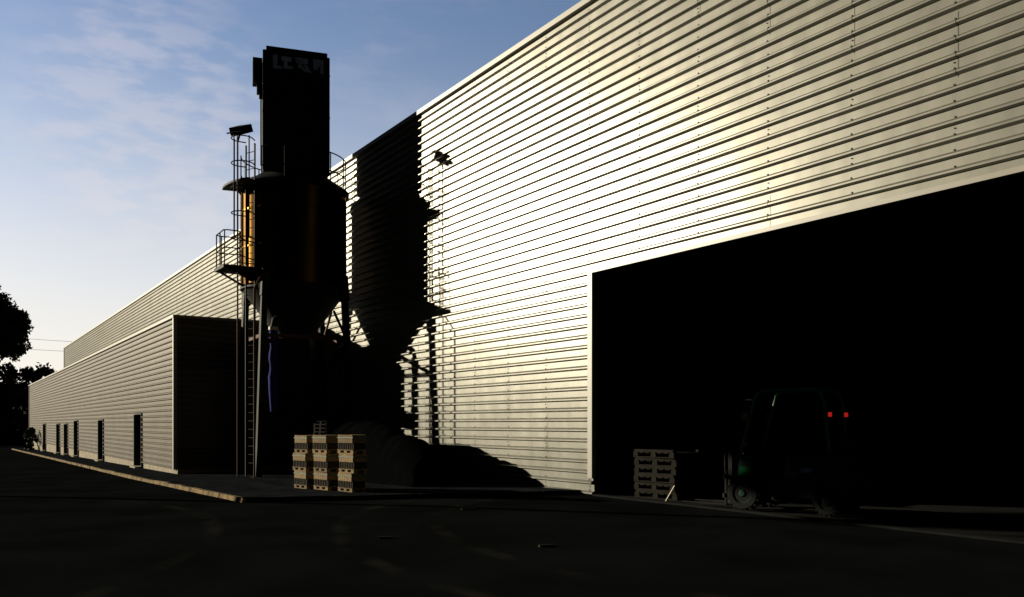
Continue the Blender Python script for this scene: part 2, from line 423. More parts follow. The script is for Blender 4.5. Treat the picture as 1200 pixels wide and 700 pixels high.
for x0, x1, z0, z1 in ((-.82,-.66,14.36,14.86), (-.66,-.5,14.36,14.48), (-.52,-.16,14.68,14.84), (-.44,-.3,14.42,14.68), (-.3,-.12,14.42,14.52), (0,.42,14.66,14.86),
                       (.08,.22,14.5,14.66), (.3,.44,14.34,14.5), (.62,1.0,14.62,14.88), (.62,.78,14.5,14.62), (.88,1.0,14.3,14.62)):
    fbox(b, x0*.96-.02, x1*.96-.02, Y0, Y1, z0-.22, z1-.22)
def fquad(p, q, w):
    (x0, z0), (x1, z1) = p, q
    b.add([ftp(x0, Y1, z0-.22), ftp(x0+w, Y1, z0-.22), ftp(x1+w, Y1, z1-.22), ftp(x1, Y1, z1-.22)], [(0,1,2,3)])
fquad((-.1, 14.86), (.22, 14.4), .12); fquad((.22, 14.62), (.46, 14.34), .12)
b.build('lettering', M['letter'], tower)
b = MB()
fbox(b, -A-.34, -A-.02, .2, .75, 13.78, 14.62); fbox(b, -A-.1, -A, .3, .65, 13.9, 14.5)
fbox(b, -A-.2, -A, .3, .6, 13.46, 13.76); fbox(b, -A-.12, -A, .35, .55, 13.3, 13.46)
b.tube([ftp(-A-.06, .45, 13.3), ftp(-A-.06, .45, 10.9)], .02, 6)
b.build('fan_unit', M['silo_dark'], silo)
# legs, splayed slightly
LEG = [30, 120, 210, 300]
for a in LEG:
    b = MB()
    p = at(a, 2.36, ZS); q = at(a, 2.02, 6.1)
    b.beam(p, q, .2, .2); b.beam(q, at(a, 1.95, 7.0), .26, .34)
    b.obox((p.x, p.y, ZS+.015), (.42, .42, .03))
    b.build('leg', M['steel'], silo)
b = MB()
def lerp_leg(a, z):
    t = (z-ZS)/(6.1-ZS); return at(a, 2.36+(2.02-2.36)*t, z)
for i, a in enumerate(LEG):
    c = LEG[(i+1) % 4]
    b.beam(lerp_leg(a, 4.75), lerp_leg(c, 4.75), .09, .12)
    if i == 2: b.beam(lerp_leg(a, 4.75), (lerp_leg(a, 5.9)*.55+lerp_leg(c, 5.9)*.45), .07); b.beam(lerp_leg(c, 4.75), (lerp_leg(c, 5.9)*.55+lerp_leg(a, 5.9)*.45), .07)
    if i in (2,):
        b.beam(lerp_leg(a, .6), lerp_leg(c, 4.7), .06); b.beam(lerp_leg(c, .6), lerp_leg(a, 4.7), .06)
b.build('leg_bracing', M['rust'], silo)
# discharge
b = MB(); b.obox((SU, SV, 3.7), (1.3, 1.3, 2.1), .5); b.lathe((SU, SV, 0), [(.75, 1.3), (.8, 1.35), (.8, 2.6), (.6, 2.7)], 24)
b.tube([(SU-.3, SV+.6, 3.2), (SU-1.0, SV+1.0, 3.7), (SU-1.5, SV+1.2, 4.35), (SU-1.9, SV+1.3, 4.5)], .13, 10); b.obox((SU-.5, SV-.7, 3.0), (.5, .4, .5), .5)
for k in range(4): b.beam((SU+(.55 if k % 2 else -.55), SV+(.55 if k//2 else -.55), ZS), (SU+(.5 if k % 2 else -.5), SV+(.5 if k//2 else -.5), 1.4), .1)
b.build('discharge_housing', M['steel'], silo, smooth=30)
# blue sleeve hanging beside the hopper
bl = MB(); cx, cy = 29.62, 9.5
prof2 = []
for k in range(15):
    z = 5.0-k*.205; prof2.append((.13+.03*sin(k*1.7)+.01*k/3 if k < 10 else .17-.015*(k-10), z))
bl.lathe((cx, cy, 0), prof2, 14)
sl = bl.build('discharge_sleeve', M['blue'], silo, smooth=60); sl['label'] = 'blue fabric discharge sleeve hanging under the hopper'
b = MB(); b.lathe((cx, cy, 0), [(.15, 4.98), (.17, 5.0), (.17, 5.1), (.15, 5.12)], 14); b.build('clamp', M['white'], sl, smooth=40)
b = MB(); b.tube([(cx, cy, 5.1), (cx+.03, cy+.04, 5.35), (SU-.3, SV-.3, 5.75)], .11, 10); b.build('spout', M['steel'], silo, smooth=40)
# ladder with cage
LD = Vector((-.42, -.907, 0)); LT = Vector((.907, -.42, 0))        # outward and sideways
def lad(o, t, z): p = C0+LD*o+LT*t; return Vector((p.x, p.y, z))
b = MB()
for t in (-.22, .22): b.beam(lad(R+.2, t, ZS), lad(R+.2, t, 11.35), .05, .05)
z = .35
while z < 11.2: b.tube([lad(R+.2, -.22, z), lad(R+.2, .22, z)], .013, 6); z += .29
for z in (3.2, 6.7, 8.2, 9.8):
    for t in (-.22, .22): b.beam(lad(R-.05 if z > 6.6 else R+.19, t, z), lad(R+.2, t, z), .04)
ladder = b.build('ladder', M['steel'], silo)
b = MB()
for z in (8.05, 8.9, 9.75, 10.6, 11.45):
    arc = [lad(R+.2+.36*(1+cos(t))*.98 if abs(t) < 2.2 else R+.2, .37*sin(t) if abs(t) < 2.2 else .22*(1 if t > 0 else -1), z) for t in [(-1+2*k/18)*2.3 for k in range(19)]]
    b.tube(arc, .02, 6)
for t in (-1.5, 0, 1.5): b.beam(lad(R+.2+.36*(1+cos(t))*.98, .37*sin(t), 8.05), lad(R+.2+.36*(1+cos(t))*.98, .37*sin(t), 11.5), .04, .012)
b.build('safety_cage', M['steel'], ladder)
# conduit pole that carries the floodlight
b = MB(); b.tube([(29.42, 8.2, ZS), (29.42, 8.2, 11.5)], .03, 8)
for z in (7.2, 10.0): b.beam((29.42, 8.2, z), lad(R+.2, -.22, z), .03)
b.build('conduit', M['rust'], silo)
b = MB(); b.tube([(28.35, 8.45, ZS), (28.35, 8.45, 6.2), (28.6, 8.7, 6.6), (28.9, 9.05, 6.9)], .035, 8); b.build('fill_pipe', M['rust'], silo)
b = MB(); b.obox((29.35, 8.3, 11.72), (.62, .5, .26), .9, tilt=-.45); b.obox((29.28, 8.22, 11.64), (.7, .56, .04), .9, tilt=-.45); fl = b.build('floodlight', M['black'], silo)
b = MB(); b.beam((29.42, 8.2, 11.3), (29.38, 8.28, 11.62), .05); b.build('bracket', M['steel'], fl)
# rest landing
b = MB(); b.box((29.5, 7.75, 7.02), (30.75, 8.95, 7.12))
for i in range(9): b.box((29.5, 7.75+i*.13, 7.12), (30.75, 7.8+i*.13, 7.14))
b.add([(29.6,7.9,7.02),(29.7,8.9,6.6),(29.7,9.2,7.02),(29.66,7.9,7.02),(29.76,8.9,6.6),(29.76,9.2,7.02)], [(0,1,2),(5,4,3),(0,3,4,1),(1,4,5,2),(2,5,3,0)])
b.beam((30.5, 7.9, 7.0), (30.3, 8.95, 6.4), .07); b.beam((30.3, 8.95, 6.4), (30.3, 8.95, 7.05), .07)
land = b.build('landing', M['steel'], silo)
b = MB()
for z in (7.7, 8.3):
    b.tube([(30.72, 9.0, z+.04), (30.72, 7.95, z), (30.6, 7.8, z), (29.6, 7.78, z), (29.52, 7.9, z), (29.52, 8.3, z)], .022, 6)
for p in ((30.72, 8.0), (30.6, 7.8), (29.55, 7.8), (30.1, 7.79), (29.52, 8.3), (30.72, 8.9)): b.tube([(p[0], p[1], 7.1), (p[0], p[1], 8.3)], .022, 6)
b.build('railing', M['steel'], land)
# top walkway edge and guard rail
b = MB()
fan_ = [at(a, R+.05, 10.0) for a in range(38, 84, 5)]; fan2 = [at(a, R+.66, 10.0) for a in range(38, 84, 5)]
n = len(fan_)
b.add(fan_+fan2+[p+Vector((0,0,.07)) for p in fan_+fan2], [(k, k+1, n+k+1, n+k) for k in range(n-1)]+[(2*n+k, 3*n+k, 3*n+k+1, 2*n+k+1) for k in range(n-1)]+
      [(n+k, n+k+1, 3*n+k+1, 3*n+k) for k in range(n-1)]+[(0, n, 3*n, 2*n), (n-1, 2*n-1, 4*n-1, 3*n-1)])
b.build('top_platform', M['steel'], silo)
b = MB()
rail = [a for a in range(84, 400, 8)]
for z in (10.65, 11.3): b.tube([at(a, R+.02, z) for a in rail], .022, 6)
for a in range(84, 400, 26): b.tube([at(a, R+.02, 10.1), at(a, R+.02, 11.3)], .022, 6)
b.build('guard_rail', M['steel'], silo)

# ---------------------------------------------------------------- crates in three stacks
def make_crate():
    r = thing('crate', 'x', 'crate', (0, 0, 0))
    w, d = .66, .40
    b = MB(False); b.box((-w/2+.02, -d/2+.02, .265), (w/2-.02, d/2-.02, .46))
    for k in range(6):                      # boards proud of the box, front and back
        x = -w/2+.02+k*(w-.04)/6
        for y in (-d/2, d/2-.02): b.box((x+.003, y, .263), (x+(w-.04)/6-.003, y+.02, .463))
    b.build('box', M['wood'], r)
    b = MB(False)
    for k in range(9):
        x = -w/2+k*(w-.035)/8
        for y in (-d/2+.02, d/2-.05): b.box((x, y, .1), (x+.035, y+.03, .261))
    for k in range(9):
        y = -d/2+.02+k*(d-.08)/8
        for x in (-w/2+.002, w/2-.032): b.box((x, y+.002, .1), (x+.03, y+.03, .259))
    b.box((-w/2+.06, -d/2+.06, .09), (w/2-.06, d/2-.06, .255))
    b.build('slatted_base', M['wood_dark'], r)
    b = MB(False)
    for y in (-d/2+.01, d/2-.11):
        b.box((-w/2, y, 0), (w/2, y+.1, .02))
        for x in (-w/2, -.06, w/2-.12): b.box((x, y, .021), (x+.12, y+.1, .078))
    for k in range(5):
        x = -w/2+k*(w-.12)/4; b.box((x, -d/2, .079), (x+.12, d/2, .098))
    b.build('pallet', M['wood'], r)
    b = MB(False); b.box((-w/2-.006, -d/2-.006, .385), (w/2+.006, d/2+.006, .405)); b.build('band', M['strap'], r)
    return r
c0 = make_crate()
Hc = .465
names = ['nearest the doorway', 'in the middle', 'closest to the silo ladder']
level = ['bottom', 'middle', 'top']
lab = {}
lab0 = ['wooden crate on the slab at the foot of the crate stack nearest the doorway', 'wooden crate halfway up the crate stack nearest the doorway', 'wooden crate topping the crate stack nearest the doorway',
        'wooden crate on the slab at the foot of the central crate stack', 'wooden crate halfway up the central crate stack', 'wooden crate topping the central crate stack',
        'wooden crate on the slab at the foot of the crate stack furthest left', 'wooden crate halfway up the crate stack furthest left', 'wooden crate topping the crate stack furthest left']
k = 0; first = True
for si, uc in enumerate((19.68, 20.8, 21.8)):
    vc = 8.1-.1786*(uc-19.3)+.22
    for lv in range(3):
        o = c0 if first else copy_tree(c0); first = False
        o.location = (-uc+random.uniform(-.04, .04), vc+random.uniform(-.03, .03), g(uc)+KH+.002+lv*Hc)
        o.rotation_euler = (0, 0, .176+random.uniform(-.03, .03)+pi*(lv % 2))
        o['label'] = lab0[k]; o['category'] = 'crate'; o['group'] = 'wooden crates stacked in front of the silo'; k += 1

# stack of dark pallets and covered heap by the wall (their shade climbs the cladding)
def make_pallet(name, m):
    r = thing(name, 'x', 'pallet', (0, 0, 0)); b = MB(False)
    for y in (-.5, -.05, .4):
        b.box((-.6, y, 0), (.6, y+.1, .022))
        for x in (-.6, -.07, .46): b.box((x, y, .023), (x+.14, y+.1, .1))
    b.build('runners', m, r); b = MB(False)
    for k in range(7): b.box((-.6+k*.18, -.5, .101), (-.6+k*.18+.12, .5, .123))
    b.build('deck', m, r)
    return r
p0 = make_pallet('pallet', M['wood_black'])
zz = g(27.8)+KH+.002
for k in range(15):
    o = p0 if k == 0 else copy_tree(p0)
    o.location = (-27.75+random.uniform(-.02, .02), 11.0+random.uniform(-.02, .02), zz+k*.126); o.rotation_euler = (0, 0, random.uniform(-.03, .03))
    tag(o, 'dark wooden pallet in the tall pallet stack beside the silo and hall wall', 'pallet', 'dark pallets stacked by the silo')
HP = [(20.25, .45), (20.45, .78), (21.0, 1.06), (21.6, 1.3), (22.2, 1.36), (22.5, 1.38), (22.75, 1.5), (23.4, 1.66), (24.2, 1.8), (24.7, 1.84), (25.2, 1.8), (26.2, 1.83), (26.9, 1.82), (27.0, 1.4)]
b = MB(); nu = 130; nv = 34; vs = []; fs = []
for i in range(nu):
    u = 20.25+(27.0-20.25)*i/(nu-1)
    for j in range(len(HP)-1):
        if HP[j][0] <= u <= HP[j+1][0]+1e-6:
            h = HP[j][1]+(HP[j+1][1]-HP[j][1])*(u-HP[j][0])/(HP[j+1][0]-HP[j][0]); break
    for j in range(nv):
        t = j/(nv-1); v = 10.2+1.5*t
        hh = h*min(1, sin(pi*min(max(t, 0), 1))**.35) if 0 < t < 1 else 0
        hh += (.05*noise.noise((u*2.1, v*2.1, 0))+.03*abs(noise.noise((u*5, v*3, 4))))*(1 if 0 < t < 1 else 0)
        vs.append((u, v, g(u)+KH+.001+max(0, hh)))
for i in range(nu-1):
    for j in range(nv-1): fs.append((i*nv+j, i*nv+j+1, (i+1)*nv+j+1, (i+1)*nv+j))
o0 = len(vs)
for i in (0, nu-1):
    fs.append(tuple(i*nv+j for j in range(nv)))
fs.append(tuple(i*nv for i in range(nu))); fs.append(tuple(i*nv+nv-1 for i in range(nu)))
b.add(vs, fs)
tag(b.build('covered_heap', M['tarp'], base=(23.5, 10.9, g(23.5)+KH), smooth=50), 'long dark tarpaulin-covered heap lying along the foot of the hall wall', 'heap')

# ---------------------------------------------------------------- things in the doorway
def stack(u, v, n, m, rz, label, group):
    q = make_pallet('pallet', m)
    for k in range(n):
        o = q if k == 0 else copy_tree(q)
        o.location = (-u+random.uniform(-.03, .03), v+random.uniform(-.02, .02), .014+k*.185); o.rotation_euler = (0, 0, rz+random.uniform(-.04, .04))
        tag(o, label[k], 'pallet', group)
od = ['lowest', 'second lowest', 'third from the floor', 'third from the top', 'second from the top', 'topmost']
# spacers hold each pallet clear of the next, as in a stack of loaded half-pallets
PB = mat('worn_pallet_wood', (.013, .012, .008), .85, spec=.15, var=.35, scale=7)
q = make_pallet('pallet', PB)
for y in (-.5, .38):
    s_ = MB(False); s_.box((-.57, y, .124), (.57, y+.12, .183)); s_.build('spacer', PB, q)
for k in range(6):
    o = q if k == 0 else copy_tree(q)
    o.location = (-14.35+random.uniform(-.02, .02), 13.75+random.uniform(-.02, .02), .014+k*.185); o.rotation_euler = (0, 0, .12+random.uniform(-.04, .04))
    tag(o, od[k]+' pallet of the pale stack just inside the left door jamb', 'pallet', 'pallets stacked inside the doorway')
b = MB(); b.box((14.3, 15.2, .014), (15.3, 16.6, .9)); b.box((14.2, 15.1, .9), (15.4, 16.7, .97)); b.box((14.32, 15.195, .3), (15.28, 15.2, .33))
tag(b.build('workbench', M['steel'], base=(14.8, 15.9, .014)), 'dark low workbench in the shade behind the left door jamb', 'workbench')
b = MB(); b.beam((13.62, 12.98, .02), (13.5, 13.13, .36), .13, .025)
tag(b.build('leaning_board', M['pale'], base=(13.62, 12.98, .014)), 'short pale board leaning on the pallet stack in the doorway', 'board')

def forklift(loc, rz):
    r = thing('forklift', 'green forklift truck with overhead guard parked in the dark doorway', 'forklift', (0, 0, 0))
    G, K, S, D = M['green'], M['black'], M['steel'], M['green_dark']
    def prism(b, pr, y0, y1):
        n = len(pr); vs = [(x, y, z) for y in (y0, y1) for x, z in pr]
        b.add(vs, [tuple(range(n))[::-1], tuple(range(n, 2*n))]+[(k, (k+1) % n, n+(k+1) % n, n+k) for k in range(n)])
    b = MB(False)
    prism(b, [(-1.0,.32),(-1.0,1.0),(-.92,1.1),(-.3,1.1),(-.22,1.04),(-.14,.6),(.40,.55),(.50,.9),(.56,1.1),(.70,1.1),(.76,.9),(.80,.4),(.45,.3),(-.6,.3)], -.46, .46)
    ch = b.build('chassis', D, r)
    for y in (-.472, .455):
        b = MB(False); b.box((-.9, y, .62), (-.34, y+.017, .98)); b.build('engine_panel', D, ch)
    b = MB(False); b.box((-.72, .4725, .78), (-.5, .476, .86)); b.build('plate', M['letter'], ch)
    b = MB(False); b.box((.50, .461, .62), (.72, .475, .84)); b.build('step_guard', G, ch)
    b = MB(False); prism(b, [(-1.36,.36),(-1.50,.55),(-1.53,.95),(-1.42,1.12),(-1.2,1.2),(-1.004,1.2),(-1.004,.3),(-1.25,.3)], -.5, .5); b.build('counterweight', D, r)
    gd = MB(False)
    for y in (-.46, .46):
        gd.tube([(.72, y, 1.05), (.44, y, 2.08), (.38, y*.97, 2.26), (.26, y*.95, 2.33), (-.76, y*.95, 2.33), (-.88, y*.97, 2.26), (-.95, y, 2.06), (-1.05, y, 1.1)], .032, 8)
    for k in range(9): gd.beam((-.76+k*.13, -.42, 2.335), (-.76+k*.13, .42, 2.335), .03, .035)
    gd.build('overhead_guard', G, r)
    m_ = MB(False)
    for y in (-.34, .34): m_.beam((.97, y, .1), (.92, y, 2.2), .07, .13)
    for y in (-.25, .25): m_.beam((1.0, y, .25), (.95, y, 2.05), .05, .1)
    for z in (.4, 1.15, 2.12): m_.beam((.95, -.34, z), (.95, .34, z), .05, .1)
    for y in (-.17, .17): m_.tube([(.93, y, .3), (.90, y, 1.25)], .04, 10); m_.tube([(.90, y, 1.25), (.885, y, 2.05)], .025, 8)
    for y in (-.08, .08): m_.beam((1.02, y, .4), (.97, y, 2.1), .02, .03)
    m_.tube([(.88, .05, 2.0), (.82, .1, 1.5), (.78, .12, 1.0), (.7, .1, .7)], .014, 6); m_.tube([(.88, -.05, 2.0), (.81, -.1, 1.5), (.77, -.12, 1.0), (.7, -.1, .7)], .014, 6)
    m_.build('mast', K, r)
    f = MB(False)
    f.box((1.05, -.48, .22), (1.09, .48, .31)); f.box((1.05, -.48, .60), (1.09, .48, .69))
    for k in range(6): f.box((1.05, -.46+k*.178, .691), (1.075, -.44+k*.178, 1.2))
    f.box((1.05, -.46, 1.201), (1.075, .45, 1.23))
    f.build('fork_carriage', K, r)
    for y in (-.32, .2):
        q = MB(False); q.box((1.092, y, .06), (1.13, y+.12, .75)); q.box((1.131, y, .06), (1.7, y+.12, .095)); q.box((1.701, y+.01, .065), (2.1, y+.11, .085)); q.build('fork', S, r)
    for x, y, rad, w in ((.60, -.52, .33, .22), (.60, .52, .33, .22), (-1.02, -.46, .26, .18), (-1.02, .46, .26, .18)):
        wl = MB(False); prof = [(rad*.58, -w/2+.02), (rad*.62, -w/2), (rad*.9, -w/2), (rad*.98, -w/2+.03), (rad, -w/2+.06), (rad, w/2-.06), (rad*.98, w/2-.03), (rad*.9, w/2), (rad*.62, w/2), (rad*.58, w/2-.02)]
        wl.lathe((0, 0, 0), prof, 28)
        for k in range(18):
            t = 2*pi*k/18
            wl.obox((rad*1.0*cos(t), rad*1.0*sin(t), 0), (.03, .045, w*.9), t)
        wl.v = [(x+a, y+c, rad+.01+b_) for a, b_, c in wl.v]
        w_ = wl.build('wheel', M['rubber'], r, smooth=40)
        h = MB(False); h.lathe((0, 0, 0), [(.05, -w/2+.0), (.07, -w/2+.01), (.09, -w/2+.05), (rad*.45, -w/2+.05), (rad*.56, -w/2+.01), (rad*.56, w/2-.01), (rad*.45, w/2-.05), (.09, w/2-.05), (.07, w/2-.01), (.05, w/2)], 20)
        for k in range(6): h.obox((rad*.3*cos(k*pi/3), rad*.3*sin(k*pi/3), 0), (.03, .03, w-.06), k)
        h.v = [(x+a, y+c, rad+.01+b_) for a, b_, c in h.v]; h.build('rim', D, w_, smooth=40)
    s = MB(False); s.obox((-.42, 0, 1.19), (.5, .48, .13), 0, tilt=-.06); s.obox((-.68, 0, 1.5), (.13, .46, .56), 0, tilt=-.16); st_ = s.build('seat', K, r)
    for y in (-.26, .26):
        q = MB(False); q.tube([(-.62, y, 1.3), (-.6, y, 1.42), (-.3, y, 1.42)], .025, 8); q.build('armrest', K, st_)
    st = MB(False); st.tube([(.22+.15*cos(t)*.8, .15*sin(t), 1.36-.15*cos(t)*.5) for t in [2*pi*k/20 for k in range(20)]], .014, 6, closed=True)
    for t in (0, 2.1, 4.2): st.tube([(.22, 0, 1.35), (.22+.15*cos(t)*.8, .15*sin(t), 1.36-.15*cos(t)*.5)], .01, 6)
    st.tube([(.22, 0, 1.35), (.52, 0, .95)], .03, 8); st.build('steering_wheel', K, r)
    lv = MB(False)
    for y in (-.34, -.28, -.22): lv.tube([(.56, y, 1.1), (.46, y, 1.32)], .009, 6); lv.lathe((.46, y, 1.32), [(.008, -.015), (.018, 0), (.008, .02)], 8)
    lv.build('lever', K, r)
    t = MB(False); t.tube([(-1.25, -.3, 1.36), (-1.25, .3, 1.36)], [.15, .15], 14); t.build('gas_bottle', D, r, smooth=40)
    for y in (-.4, .4):
        t = MB(False); t.obox((-1.03, y, 1.86), (.05, .06, .08)); t.build('tail_light', M['red'], r)
        t = MB(False); t.obox((.60, y*1.28, 1.84), (.1, .1, .12)); t.build('headlight', M['amber'] if y < 0 else M['pale'], r)
    q = MB(False); q.tube([(.55, .48, 1.6), (.62, .62, 1.66)], .01, 6); q.obox((.62, .68, 1.66), (.02, .18, .12)); q.build('mirror', K, r)
    r.location = loc; r.rotation_euler = (0, 0, rz)
    return r
forklift((-10.95, 13.6, .014), radians(195))

# ---------------------------------------------------------------- foliage
def leaves(b, c, rad, n, size, seed, clumps=40, flat=.0, gap=.0, droop=0):
    rnd = random.Random(seed)
    cl = []
    for k in range(clumps):
        while True:
            p = Vector((rnd.uniform(-1, 1), rnd.uniform(-1, 1), rnd.uniform(-1, 1)))
            if .25 < p.length < 1: break
        cl.append((Vector((c[0]+p.x*rad[0], c[1]+p.y*rad[1], c[2]+p.z*rad[2])), rnd.uniform(.16, .32)))
    mr = min(rad)
    for k in range(n):
        cc, cr = cl[rnd.randrange(clumps)]
        d = Vector((rnd.gauss(0, 1), rnd.gauss(0, 1), rnd.gauss(0, .8))); d = d.normalized()*cr*mr*(rnd.random()**.4)*1.4
        p = cc+d; p.z -= droop*rnd.random()**2
        s = size*rnd.uniform(.6, 1.3)
        a = Vector((rnd.gauss(0, 1), rnd.gauss(0, 1), rnd.gauss(0, 1)-droop)).normalized()
        e = a.cross(Vector((rnd.gauss(0, 1), rnd.gauss(0, 1), rnd.gauss(0, 1)))).normalized()
        b.add([p-a*s*.5, p+e*s*.25, p+a*s*.5, p-e*s*.25], [(0, 1, 2, 3)])
def trunk(b, base, top, r, limbs, seed):
    rnd = random.Random(seed); base, top = Vector(base), Vector(top)
    b.tube([base, base.lerp(top, .35)+Vector((.15, .1, 0)), base.lerp(top, .7), top], [r, r*.8, r*.5, r*.2], 9)
    for e in limbs:
        s = base.lerp(top, rnd.uniform(.35, .75)); e = Vector(e)
        b.tube([s, s.lerp(e, .5)+Vector((0, 0, .3)), e], [r*.35, r*.2, r*.06], 6)
def tree(base, h, crown, n, size, seed, label, group=None, clumps=40, droop=0):
    r = thing('tree', label, 'tree', (-base[0], base[1], base[2]), group=group)
    rnd = random.Random(seed); b = MB()
    lim = [Vector((c[0][0]+rnd.uniform(-.5,.5)*c[1][0], c[0][1]+rnd.uniform(-.5,.5)*c[1][1], c[0][2]+rnd.uniform(-.4,.5)*c[1][2])) for c in crown for _ in range(4)]
    trunk(b, base, (base[0], base[1], base[2]+h*.9), h*.022, lim, seed); b.build('trunk', M['bark'], r, smooth=60)
    b = MB()
    for i, (c, rad, wgt) in enumerate(crown): leaves(b, c, rad, int(n*wgt), size, seed*7+i, clumps, droop=droop)
    b.build('crown', M['leaf'], r, recalc=False)
    return r
TB = (150, 4.6, g(150))
tree(TB, 21, [((150, 3.9, 18.0), (3.7, 3.9, 4.2), .42), ((150, 6.8, 16.9), (3.2, 3.0, 4.5), .3), ((150, 8.1, 14.6), (2.6, 2.0, 2.8), .16), ((150, 2.9, 12.7), (2.9, 3.5, 1.9), .08), ((150, 5.1, 21.7), (1.8, 1.5, 1.7), .04)],
     23000, .62, 5, 'tall dark eucalyptus tree standing against the sky beyond the annex', clumps=55, droop=.4)
# tree added out of view so its crown keeps sun off the doorway
tree((36.4, -7.4, g(36)), 11.5, [((36.6, -7, 10.1), (2.7, 2.5, 1.9), 1)], 1250, .7, 9, 'unseen tree added left of the yard to shade the doorway', clumps=90)
# bush at the far end of the annex
r = thing('bush', 'dark rounded bush at the far end of the annex wall by the kerb', 'bush', (-92, 6.4, g(92)+.1))
b = MB(); leaves(b, (92.5, 6.4, .25), (3.6, .5, 1.1), 2600, .3, 21, 40); b.build('foliage', M['leaf'], r, recalc=False)
b = MB(); trunk(b, (92.5, 6.4, g(92)), (92.5, 6.45, .6), .06, [(91.5, 6.4, .5), (93.6, 6.5, .7), (94.5, 6.3, .4)], 3); b.build('stem', M['bark'], r)

# unseen slopes added to block sky light and shade the yard; wooded far rise
def sm(a, c, x):
    t = min(1, max(0, (x-a)/(c-a))); return t*t*(3-2*t)
b = MB(); vs = []; fs = []
GU = [-260+12*i for i in range(62)]; GV = [-170, -140, -110, -85, -70, -58, -48, -42, -37, -33, -30, -27, -24, -21, -18, -16]
for u in GU:
    for v in GV:
        k = sm(-17, -38, v) if v > -38 else 1
        hgt = 13.3*k+7*sm(-45, -80, v)+k*1.3*noise.noise((u*.06, v*.06, 2))
        vs.append((u, v, g(u)-.3+hgt*(1-.0*u)))
nV = len(GV)
for i in range(len(GU)-1):
    for j in range(nV-1): fs.append((i*nV+j, i*nV+j+1, (i+1)*nV+j+1, (i+1)*nV+j))
b.add(vs, fs)
vs = []; fs = []
GU2 = [-34, -38, -42, -47, -53, -60, -75, -100, -140]; GV2 = [-160+10*i for i in range(33)]
for u in GU2:
    for v in GV2: vs.append((u, v, -.3+15*sm(-34, -56, u)+6*sm(-60, -110, u)+sm(-34, -50, u)*1.5*noise.noise((u*.06, v*.06, 5))))
n2 = len(GV2)
for i in range(len(GU2)-1):
    for j in range(n2-1): fs.append((i*n2+j, i*n2+j+1, (i+1)*n2+j+1, (i+1)*n2+j))
b.add(vs, fs)
vs = []; fs = []
GU3 = [150, 158, 166, 176, 190, 220, 300]; GV3 = [-60+6*i for i in range(40)]
for u in GU3:
    for v in GV3: vs.append((u, v, g(u)-.3+10.5*sm(150, 178, u)+4*sm(178, 300, u)+sm(150, 170, u)*1.2*noise.noise((u*.1, v*.1, 8))))
n3 = len(GV3)
for i in range(len(GU3)-1):
    for j in range(n3-1): fs.append((i*n3+j, i*n3+j+1, (i+1)*n3+j+1, (i+1)*n3+j))
b.add(vs, fs)
tag(b.build('hill', M['hill'], recalc=False, smooth=60), kind='structure')
b = MB(); rnd = random.Random(4)
for k in range(110):
    v = rnd.uniform(-22, 42); u = rnd.uniform(140, 182)
    top = 11.2*sm(138, 172, u)+rnd.uniform(-.6, 2.2)*(1 if v < 9 else .5); rr = rnd.uniform(2, 3.6)
    leaves(b, (u, v, max(1.0, top-rr*.7)), (rr, rr, rr), 420, .8, 100+k, 12)
tag(b.build('far_woodland', M['leaf2'], recalc=False), 'dark mass of woodland on the rise beyond the buildings', 'woodland', kind='stuff')

# overhead wires far beyond the hall
for z0, lbl in ((19.9, 'upper thin overhead wire crossing the sky beyond the hall end'), (17.7, 'lower thin overhead wire crossing the sky beyond the hall end')):
    b = MB(); P = []
    for k in range(21):
        t = k/20; P.append((203-.55*(60-150*t)*.55, -60+150*t, z0+4*((t-.45)**2)*2-.2))
    b.tube(P, .035, 5)
    tag(b.build('overhead_wire', M['wire'], base=P[10]), lbl, 'wire', 'overhead wires')

# small pale offcuts on the asphalt
for (u, v, a, l, lbl) in ((14.6, 8.6, .3, .3, 'pale wood offcut lying on the asphalt closest to the slab edge'), (11.6, 5.4, .4, .2, 'pale wood offcut on the asphalt at the lower left of the yard'), (9.6, 6.9, .2, .22, 'pale wood offcut on the asphalt in front of the doorway')):
    b = MB(); b.obox((u, v, g(u)+.016), (.05, l, .03), a)
    tag(b.build('wood_offcut', M['offcut'], base=(u, v, g(u))), lbl, 'offcut', 'wood offcuts on the yard')

# ---------------------------------------------------------------- light
EL = radians(13.1)
S = Vector((-.799*cos(EL), -.601*cos(EL), sin(EL)))
ld = bpy.data.lights.new('sun', 'SUN'); ld.energy = 5; ld.angle = radians(.5); ld.color = (1, .89, .67)
lo = bpy.data.objects.new('sun', ld); COL.objects.link(lo); lo.rotation_euler = S.to_track_quat('Z', 'Y').to_euler(); lo.location = (-40, -60, 60)
w = bpy.data.worlds.new('World'); scene.world = w; w.use_nodes = True
N = w.node_tree.nodes; L = w.node_tree.links
bg = N['Background']; bg.inputs['Strength'].default_value = .11
sky = N.new('ShaderNodeTexSky'); sky.sky_type = 'NISHITA'; sky.sun_disc = False
sky.sun_elevation = EL; sky.sun_rotation = math.atan2(S.x, S.y); sky.air_density = 1.0; sky.dust_density = .8; sky.ozone_density = 2.5
tc = N.new('ShaderNodeTexCoord'); sep = N.new('ShaderNodeSeparateXYZ'); L.new(tc.outputs['Generated'], sep.inputs[0])
def mr(src, a, c, d, e, smooth=True):
    n = N.new('ShaderNodeMapRange'); n.interpolation_type = 'SMOOTHSTEP' if smooth else 'LINEAR'
    for i, q in enumerate((a, c, d, e)): n.inputs[i+1].default_value = q
    L.new(src, n.inputs[0]); return n.outputs[0]
def mm(op, a, c):
    n = N.new('ShaderNodeMath'); n.operation = op
    for i, q in enumerate((a, c)):
        if isinstance(q, (int, float)): n.inputs[i].default_value = q
        else: L.new(q, n.inputs[i])
    return n.outputs[0]
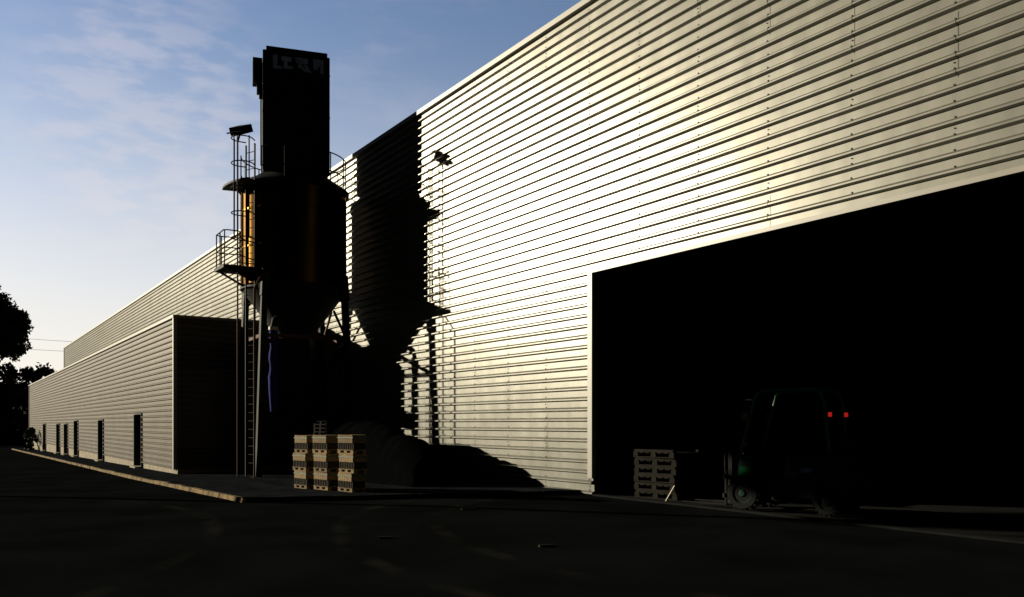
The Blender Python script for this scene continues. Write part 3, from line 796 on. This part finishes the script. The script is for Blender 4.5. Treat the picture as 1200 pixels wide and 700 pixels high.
dt = N.new('ShaderNodeVectorMath'); dt.operation = 'DOT_PRODUCT'; L.new(tc.outputs['Generated'], dt.inputs[0]); dt.inputs[1].default_value = (-.799, -.601, 0)
# sky mask: dimmed overhead and away from the sun to keep shadows black
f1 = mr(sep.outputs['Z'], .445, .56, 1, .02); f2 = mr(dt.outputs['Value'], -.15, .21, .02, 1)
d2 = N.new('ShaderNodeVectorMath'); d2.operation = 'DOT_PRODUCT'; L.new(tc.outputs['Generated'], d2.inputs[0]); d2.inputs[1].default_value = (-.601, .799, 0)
f3 = mr(d2.outputs['Value'], .36, .60, .02, 1)          # unseen sky on the sun's side, dimmed as well for darker shadows
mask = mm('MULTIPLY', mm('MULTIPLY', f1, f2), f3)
# thin wisps of cloud
mp = N.new('ShaderNodeMapping'); mp.inputs['Scale'].default_value = (2.2, 2.2, 7); L.new(tc.outputs['Generated'], mp.inputs[0])
nz = N.new('ShaderNodeTexNoise'); nz.inputs['Scale'].default_value = 2.3; nz.inputs['Detail'].default_value = 7; nz.inputs['Roughness'].default_value = .6; L.new(mp.outputs[0], nz.inputs['Vector'])
cl = mr(nz.outputs[0], .46, .76, 0, .42)
d3 = N.new('ShaderNodeVectorMath'); d3.operation = 'DOT_PRODUCT'; L.new(tc.outputs['Generated'], d3.inputs[0]); d3.inputs[1].default_value = (-.936, .176, .305)
n3 = N.new('ShaderNodeTexNoise'); n3.inputs['Scale'].default_value = 9; n3.inputs['Detail'].default_value = 6; L.new(mp.outputs[0], n3.inputs['Vector'])
cl = mm('ADD', mm('MULTIPLY', cl, .45), mm('MULTIPLY', mr(d3.outputs['Value'], .987, .9985, 0, .3), mr(n3.outputs[0], .38, .64, 0, 1)))
mx = N.new('ShaderNodeMix'); mx.data_type = 'RGBA'; L.new(cl, mx.inputs['Factor']); L.new(sky.outputs[0], mx.inputs['A']); mx.inputs['B'].default_value = (5.2, 5.0, 5.0, 1)
hz = N.new('ShaderNodeMix'); hz.data_type = 'RGBA'; L.new(mr(sep.outputs['Z'], .0, .44, .8, .03), hz.inputs['Factor']); L.new(mx.outputs['Result'], hz.inputs['A']); hz.inputs['B'].default_value = (7.5, 7.1, 5.95, 1)
tn = N.new('ShaderNodeMix'); tn.data_type = 'RGBA'; tn.blend_type = 'MULTIPLY'; tn.inputs['Factor'].default_value = 1; L.new(hz.outputs['Result'], tn.inputs['A']); tn.inputs['B'].default_value = (1.18, 1.15, 1.25, 1)
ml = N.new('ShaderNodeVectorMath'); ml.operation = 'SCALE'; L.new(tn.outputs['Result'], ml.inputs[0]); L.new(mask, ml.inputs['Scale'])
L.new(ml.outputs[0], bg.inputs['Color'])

# ---------------------------------------------------------------- camera
cd = bpy.data.cameras.new('camera'); cam = bpy.data.objects.new('camera', cd); COL.objects.link(cam)
cam.location = (0, 0, 1.7); cam.rotation_euler = (radians(90), 0, radians(56.6))
cd.sensor_width = 36; cd.lens = 30; cd.shift_y = .1225; cd.clip_end = 6000; cd.clip_start = .05
scene.camera = cam
scene.view_settings.view_transform = 'Standard'; scene.view_settings.look = 'None'
scene.view_settings.exposure = .04; scene.view_settings.gamma = 1; scene.view_settings.use_curve_mapping = False
